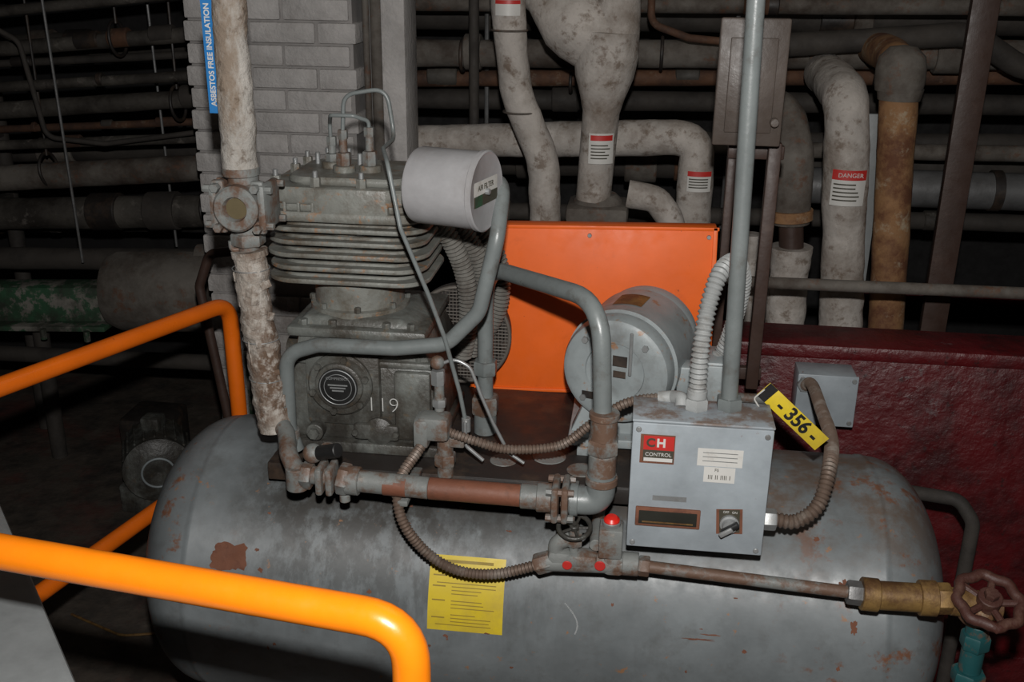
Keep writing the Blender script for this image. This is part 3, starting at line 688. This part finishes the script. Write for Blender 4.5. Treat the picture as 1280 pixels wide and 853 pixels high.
b.tube([(-2.2,1.4,1.75),(-1.95,1.4,1.62),(-1.9,1.4,1.3),(-1.7,1.42,1.28),(-1.3,1.42,1.34)],.009,'insdark',.05,10)
b.cyl((-2.3,1.75,0),(-2.3,1.75,2.7),.03,'insdark')
b.obj('overhead_pipe_rack')
b=B()
RB=Matrix.Rotation(rad(-2.8),3,'Y')
b.box((-2.54,1.5,.635),(1.54,.12,.15),'green',rot=RB,bev=.02); b.box((-2.54,1.43,.565),(1.54,.10,.02),'green',rot=RB,bev=.004)
for x in(-2.0,-2.35,-1.83): b.cyl((x,1.36,.56),(x,1.36,.60),.012,'green',8)
b.lathe((-1.78,1.5,.72),(1,0,.04),[(0,.0),(.0,.12),(.01,.14),(.05,.155),(.4,.155),(.42,.14),(.42,0)],'insmid',40)
b.cyl((-3.3,1.45,.44),(-1.2,1.45,.47),.03,'insdark'); b.cyl((-2.1,1.5,.6),(-2.1,1.5,0),.03,'insdark')
b.obj('green_pipe_support')
b=B()
b.tube([(-.93,.75,1.12),(-1.06,.75,1.10),(-1.10,.75,1.0),(-1.05,.75,.60),(-1.04,.75,0)],.014,'brown',.04)
b.box((-1.05,1.0,.35),(.05,.05,.7),'green',bev=.005)
b.obj('brown_drain_pipe')
# small floor motor
b=B()
mo=V((-1.58,1.30,.19)); md=V((.45,-.89,0)).normalized()
b.lathe(mo,md,[(0,0),(0,.09),(.02,.115),(.2,.115),(.205,.12),(.22,.12),(.225,.10),(.24,.075),(.242,.03),(.235,0)],'pump',40)
for k in range(20):
    a=math.pi*2*k/20; x_,y_,_=frame(md); d_=x_*math.cos(a)+y_*math.sin(a)
    b.cyl(mo+d_*.117+md*.02,mo+d_*.117+md*.19,.005,'pump',6)
b.box(mo+md*.1-V((0,0,.135)),(.22,.2,.11),'pump',bev=.01)
b.ring(mo+md*.243,md,.055,.004,'grey'); b.box(mo+md*.1+V((0,0,.135)),(.07,.07,.05),'pump',bev=.01)
b.cyl(mo,mo-md*.2,.06,'dark'); b.box(mo-md*.2-V((0,0,.07)),(.2,.2,.24),'dark',bev=.02)
b.obj('floor_pump_motor')
b=B()
e=V((.398,-.455,0)).normalized(); nrm=V((-e.y,e.x,0))
c=V((-.75,-.711,0))-nrm*.25
b.box((c.x,c.y,.49),(1.2,.5,.98),'greypanel',rot=Matrix.Rotation(math.atan2(e.y,e.x),3,'Z'),bev=.01)
b.obj('metal_cabinet')

# right background pipes
b=B()
for (y,z0,z1,r,m) in((1.5,1.60,1.66,.045,'insmid'),(1.65,1.50,1.60,.028,'rustdark'),(1.75,1.42,1.47,.035,'insdark'),(1.6,1.30,1.38,.032,'insdark'),(1.5,1.30,1.35,.026,'insmid'),(1.9,1.70,1.72,.05,'insdark'),(1.8,1.2,1.25,.06,'insdark'),(1.55,1.76,1.78,.028,'insmid'),(1.6,1.05,1.1,.03,'insdark')):
    b.lumpy([(-.75,y,z0),(1.3,y,(z0+z1)/2+.01),(3.2,y,z1)],r,m,.05,.06,6,.04,20)
    sleeves(b,-1.4,z0-.006,1.2,(z0+z1)/2+.01,y,r,3)
b.lumpy([(.5,1.35,1.66),(1.1,1.35,1.71),(1.25,1.35,1.62),(1.9,1.4,1.50)],.035,'insdark',.15,.05,6,.03,20)
b.lumpy([(.7,1.5,1.21),(3.2,1.5,1.22)],.06,'alu',.1,.02,5,.04,24)
for x in(-.4,.45,1.25): b.cyl((x,1.7,2.6),(x,1.7,1.0),.008,'alu',8)
for (x,z,r) in((-.45,1.60,.05),(.2,1.62,.05),(1.15,1.65,.05),(-.1,1.505,.034),(.9,1.56,.034)): b.ring((x,1.5 if r>.04 else 1.65,z),(1,0,0),r,.006,'dark')
b.lathe((1.28,1.5,1.214),(1,0,0),[(0,.066),(.03,.066)],'dark',24)
b.tube([(.15,1.35,2.2),(.16,1.35,1.72),(.28,1.35,1.68),(.55,1.35,1.66)],.012,'rustdark',.05,10)
b.tube([(-.38,1.3,2.2),(-.38,1.3,1.30),(-.34,1.3,1.1)],.016,'insdark',.05,12)
b.box((1.9,1.3,1.3),(.12,.12,2.6),'wall',bev=.01)
b.obj('background_pipe_run')
b=B()
b.lumpy([(-.225,.95,2.5),(-.23,.95,1.78),(-.205,.95,1.55),(-.12,.95,1.36),(-.11,.95,1.0),(-.11,.95,0)],.046,'ins',.25,.10,10,.015)
for z in (1.72,1.5): b.ring((-.225 if z>1.6 else -.19,.95,z),(0,0,1),.049,.003,'insmid')
b.zpatch(-.228,.95,.052,-35,45,1.76,1.80,'white'); b.zpatch(-.228,.95,.0525,-35,45,1.79,1.80,'redl')
b.obj('insulated_bent_pipe')
b=B()
b.lumpy([(.07,.98,2.5),(.07,.98,1.66)],.062,'ins',.1,.08,8,.02)
b.lathe((-.14,1.02,1.80),(.75,-.1,-.5),[(-.02,.045),(.03,.07),(.08,.095),(.13,.10),(.18,.095),(.22,.06)],'ins',40)
b.lathe((.045,.98,1.72),(-.05,0,-1),[(0,.085),(.06,.09),(.12,.082),(.18,.062),(.22,.052),(.47,.050)],'ins',40)
b.lumpy([(-.12,1.02,1.78),(-.22,1.1,1.86),(-.30,1.3,1.92)],.05,'ins',.05,.06)
b.box((.035,1.0,1.215),(.18,.18,.05),'insmid',bev=.015); b.lathe((.035,1.0,1.235),(0,0,1),[(0,.075),(.015,.07),(.03,.052)],'insmid',32); b.box((.035,1.0,.6),(.14,.14,1.2),'insmid',bev=.02)
b.zpatch(.03,.975,.0575,-25,50,1.365,1.45,'white'); b.zpatch(.03,.975,.058,-20,45,1.43,1.445,'redl')
for k in range(5): b.zpatch(.03,.975,.058,-18,42-random.uniform(0,20),1.415-k*.009,1.4185-k*.009,'ink')
b.obj('insulated_reducer_stack')
b=B()
b.lumpy([(-.64,1.24,1.35),(.26,1.12,1.415),(.315,1.1,1.40),(.32,1.1,.9),(.32,1.1,0)],.052,'ins',.09,.08,9,.015)
b.zpatch(.32,1.1,.0595,-30,40,1.27,1.33,'white'); b.zpatch(.32,1.1,.06,-30,40,1.315,1.33,'redl')
for k in range(4): b.zpatch(.32,1.1,.06,-25,30,1.305-k*.008,1.3085-k*.008,'ink')
b.lumpy([(.12,.98,1.27),(.20,.98,1.26),(.25,.98,1.20),(.25,.98,.0)],.04,'ins',.06,.08)
b.obj('insulated_elbow_pipe')
b=B()
b.lumpy([(.70,1.40,1.58),(.705,1.25,1.575),(.708,1.0,1.55),(.725,1.0,1.35),(.765,1.0,.9),(.77,1.0,.0)],.062,'ins',.10,.09,9,.015)
b.zpatch(.727,1.0,.072,-40,38,1.27,1.37,'white'); b.zpatch(.727,1.0,.0725,-40,38,1.342,1.37,'redl'); b.text('DANGER',.017,facing(.727,.926,1.356),'white')
for k in range(5): b.zpatch(.727,1.0,.0727,-35,30-random.uniform(0,20),1.328-k*.011,1.332-k*.011,'ink')
b.obj('insulated_vertical_pipe')
b=B()
b.lumpy([(.84,1.4,1.66),(.84,1.15,1.66),(.835,1.0,1.65),(.85,1.0,1.45),(.895,1.0,.9),(.90,1.0,.0)],.05,'rustpipe',.08,.05,9,.015)
b.lathe((.838,1.0,1.58),(-.02,0,1),[(0,.062),(.02,.066),(.06,.066),(.09,.06),(.115,.035),(.12,0)],'insmid',32); b.lathe((.842,1.0,1.555),(0,0,1),[(0,.056),(.03,.062)],'insmid',28)
b.obj('rusty_standpipe')
b=B()
b.lumpy([(.50,1.2,1.52),(.55,1.05,1.50),(.575,1.0,1.42),(.59,1.0,1.2)],.055,'insmid',.08,.1,9,.015); b.cyl((.583,1.0,1.24),(.585,1.0,1.21),.066,'rustpipe')
b.cyl((.59,1.0,1.21),(.60,1.0,1.12),.035,'brown'); b.lumpy([(.60,1.0,1.13),(.62,1.0,.0)],.058,'ins',.05,.12,12,.015)
b.lumpy([(.49,1.05,1.15),(.50,1.05,.0)],.03,'ins',.05,.1,12,.015)
b.obj('dirty_insulated_pipe')
b=B(); b.box((.815,1.12,.75),(.06,.02,1.5),'greypanel'); b.box((1.02,1.0,1.3),(.05,.06,2.6),'brown',bev=.004); b.box((1.02,.97,1.3),(.07,.008,2.6),'brown',bev=.002)
b.obj('steel_support_post')
b=B(); b.tube([(.36,.64,1.125),(2.8,.64,1.14)],.0155,'insmid'); 
for x in(1.6,2.6): b.cyl((x,.64,.98),(x,.64,1.13),.015,'insmid')
b.cyl((.42,.64,.98),(.42,.64,1.125),.015,'insmid')
b.obj('parapet_guard_rail')
b=B(); b.tube([(.8,1.25,.93),(3.0,1.25,.93)],.03,'redwall'); b.obj('red_fire_pipe')
b=B(); ox,oz=.64,.888
b.box((ox,.49,oz),(.14,.09,.13),'box',bev=.004); b.box((ox,.443,oz),(.146,.006,.136),'box',bev=.003)
for sx in(-1,1):
    for sz in(-1,1): b.cyl((ox+sx*.062,.44,oz+sz*.056),(ox+sx*.062,.436,oz+sz*.056),.006,'steel',12)
b.box((ox,.545,oz),(.05,.03,.05),'box'); b.hexn((.585,.445,.93),(.585,.43,.93),.02,'steel')
b.obj('wall_switch_box')
b=B()
b.tube([(.70,.3,.74),(.93,.25,.74),(.96,.22,.70),(.96,.22,0)],.016,'insdark',.04); b.cyl((.40,.33,.93),(.50,.33,.93),.012,'greyrust')
b.obj('floor_drain_pipe')
b=B(); b.tube([(-1.5,.5,.006),(-1.3,.42,.006),(-1.15,.46,.006),(-.95,.35,.006),(-.85,.1,.006)],.004,'brass',.08,8); b.obj('yellow_cord')

# ============================================================ camera & lights
cam=bpy.data.cameras.new('camera'); co=bpy.data.objects.new('camera',cam); bpy.context.scene.collection.objects.link(co)
cam.lens=36*1300/1280; cam.sensor_width=36; cam.clip_start=.05
R=Matrix.Rotation(rad(7),4,'Z')@Matrix.Rotation(rad(69.5),4,'X')@Matrix.Rotation(rad(.7),4,'Z')
co.matrix_world=Matrix.Translation((.155,-2.0,1.92))@R
bpy.context.scene.camera=co
def area(name,loc,target,size,power,col=(1,1,1)):
    l=bpy.data.lights.new(name,'AREA'); l.size=size; l.energy=power; l.color=col
    o=bpy.data.objects.new(name,l); bpy.context.scene.collection.objects.link(o); o.location=loc
    o.rotation_euler=(V(target)-V(loc)).to_track_quat('-Z','Y').to_euler(); return o
area('camera_flash',(.16,-1.98,2.09),(.05,0,1.1),.035,43,(1,.98,.955))
area('overhead_ambient',(.6,.2,3.2),(.3,0,0),1.2,2.5,(1,.9,.78))  # unseen overhead area light, added as weak warm ambient fill
w=bpy.data.worlds.new('world'); bpy.context.scene.world=w; w.use_nodes=True
w.node_tree.nodes['Background'].inputs[0].default_value=(.5,.52,.55,1); w.node_tree.nodes['Background'].inputs[1].default_value=.006
bpy.context.scene.view_settings.view_transform='Standard'
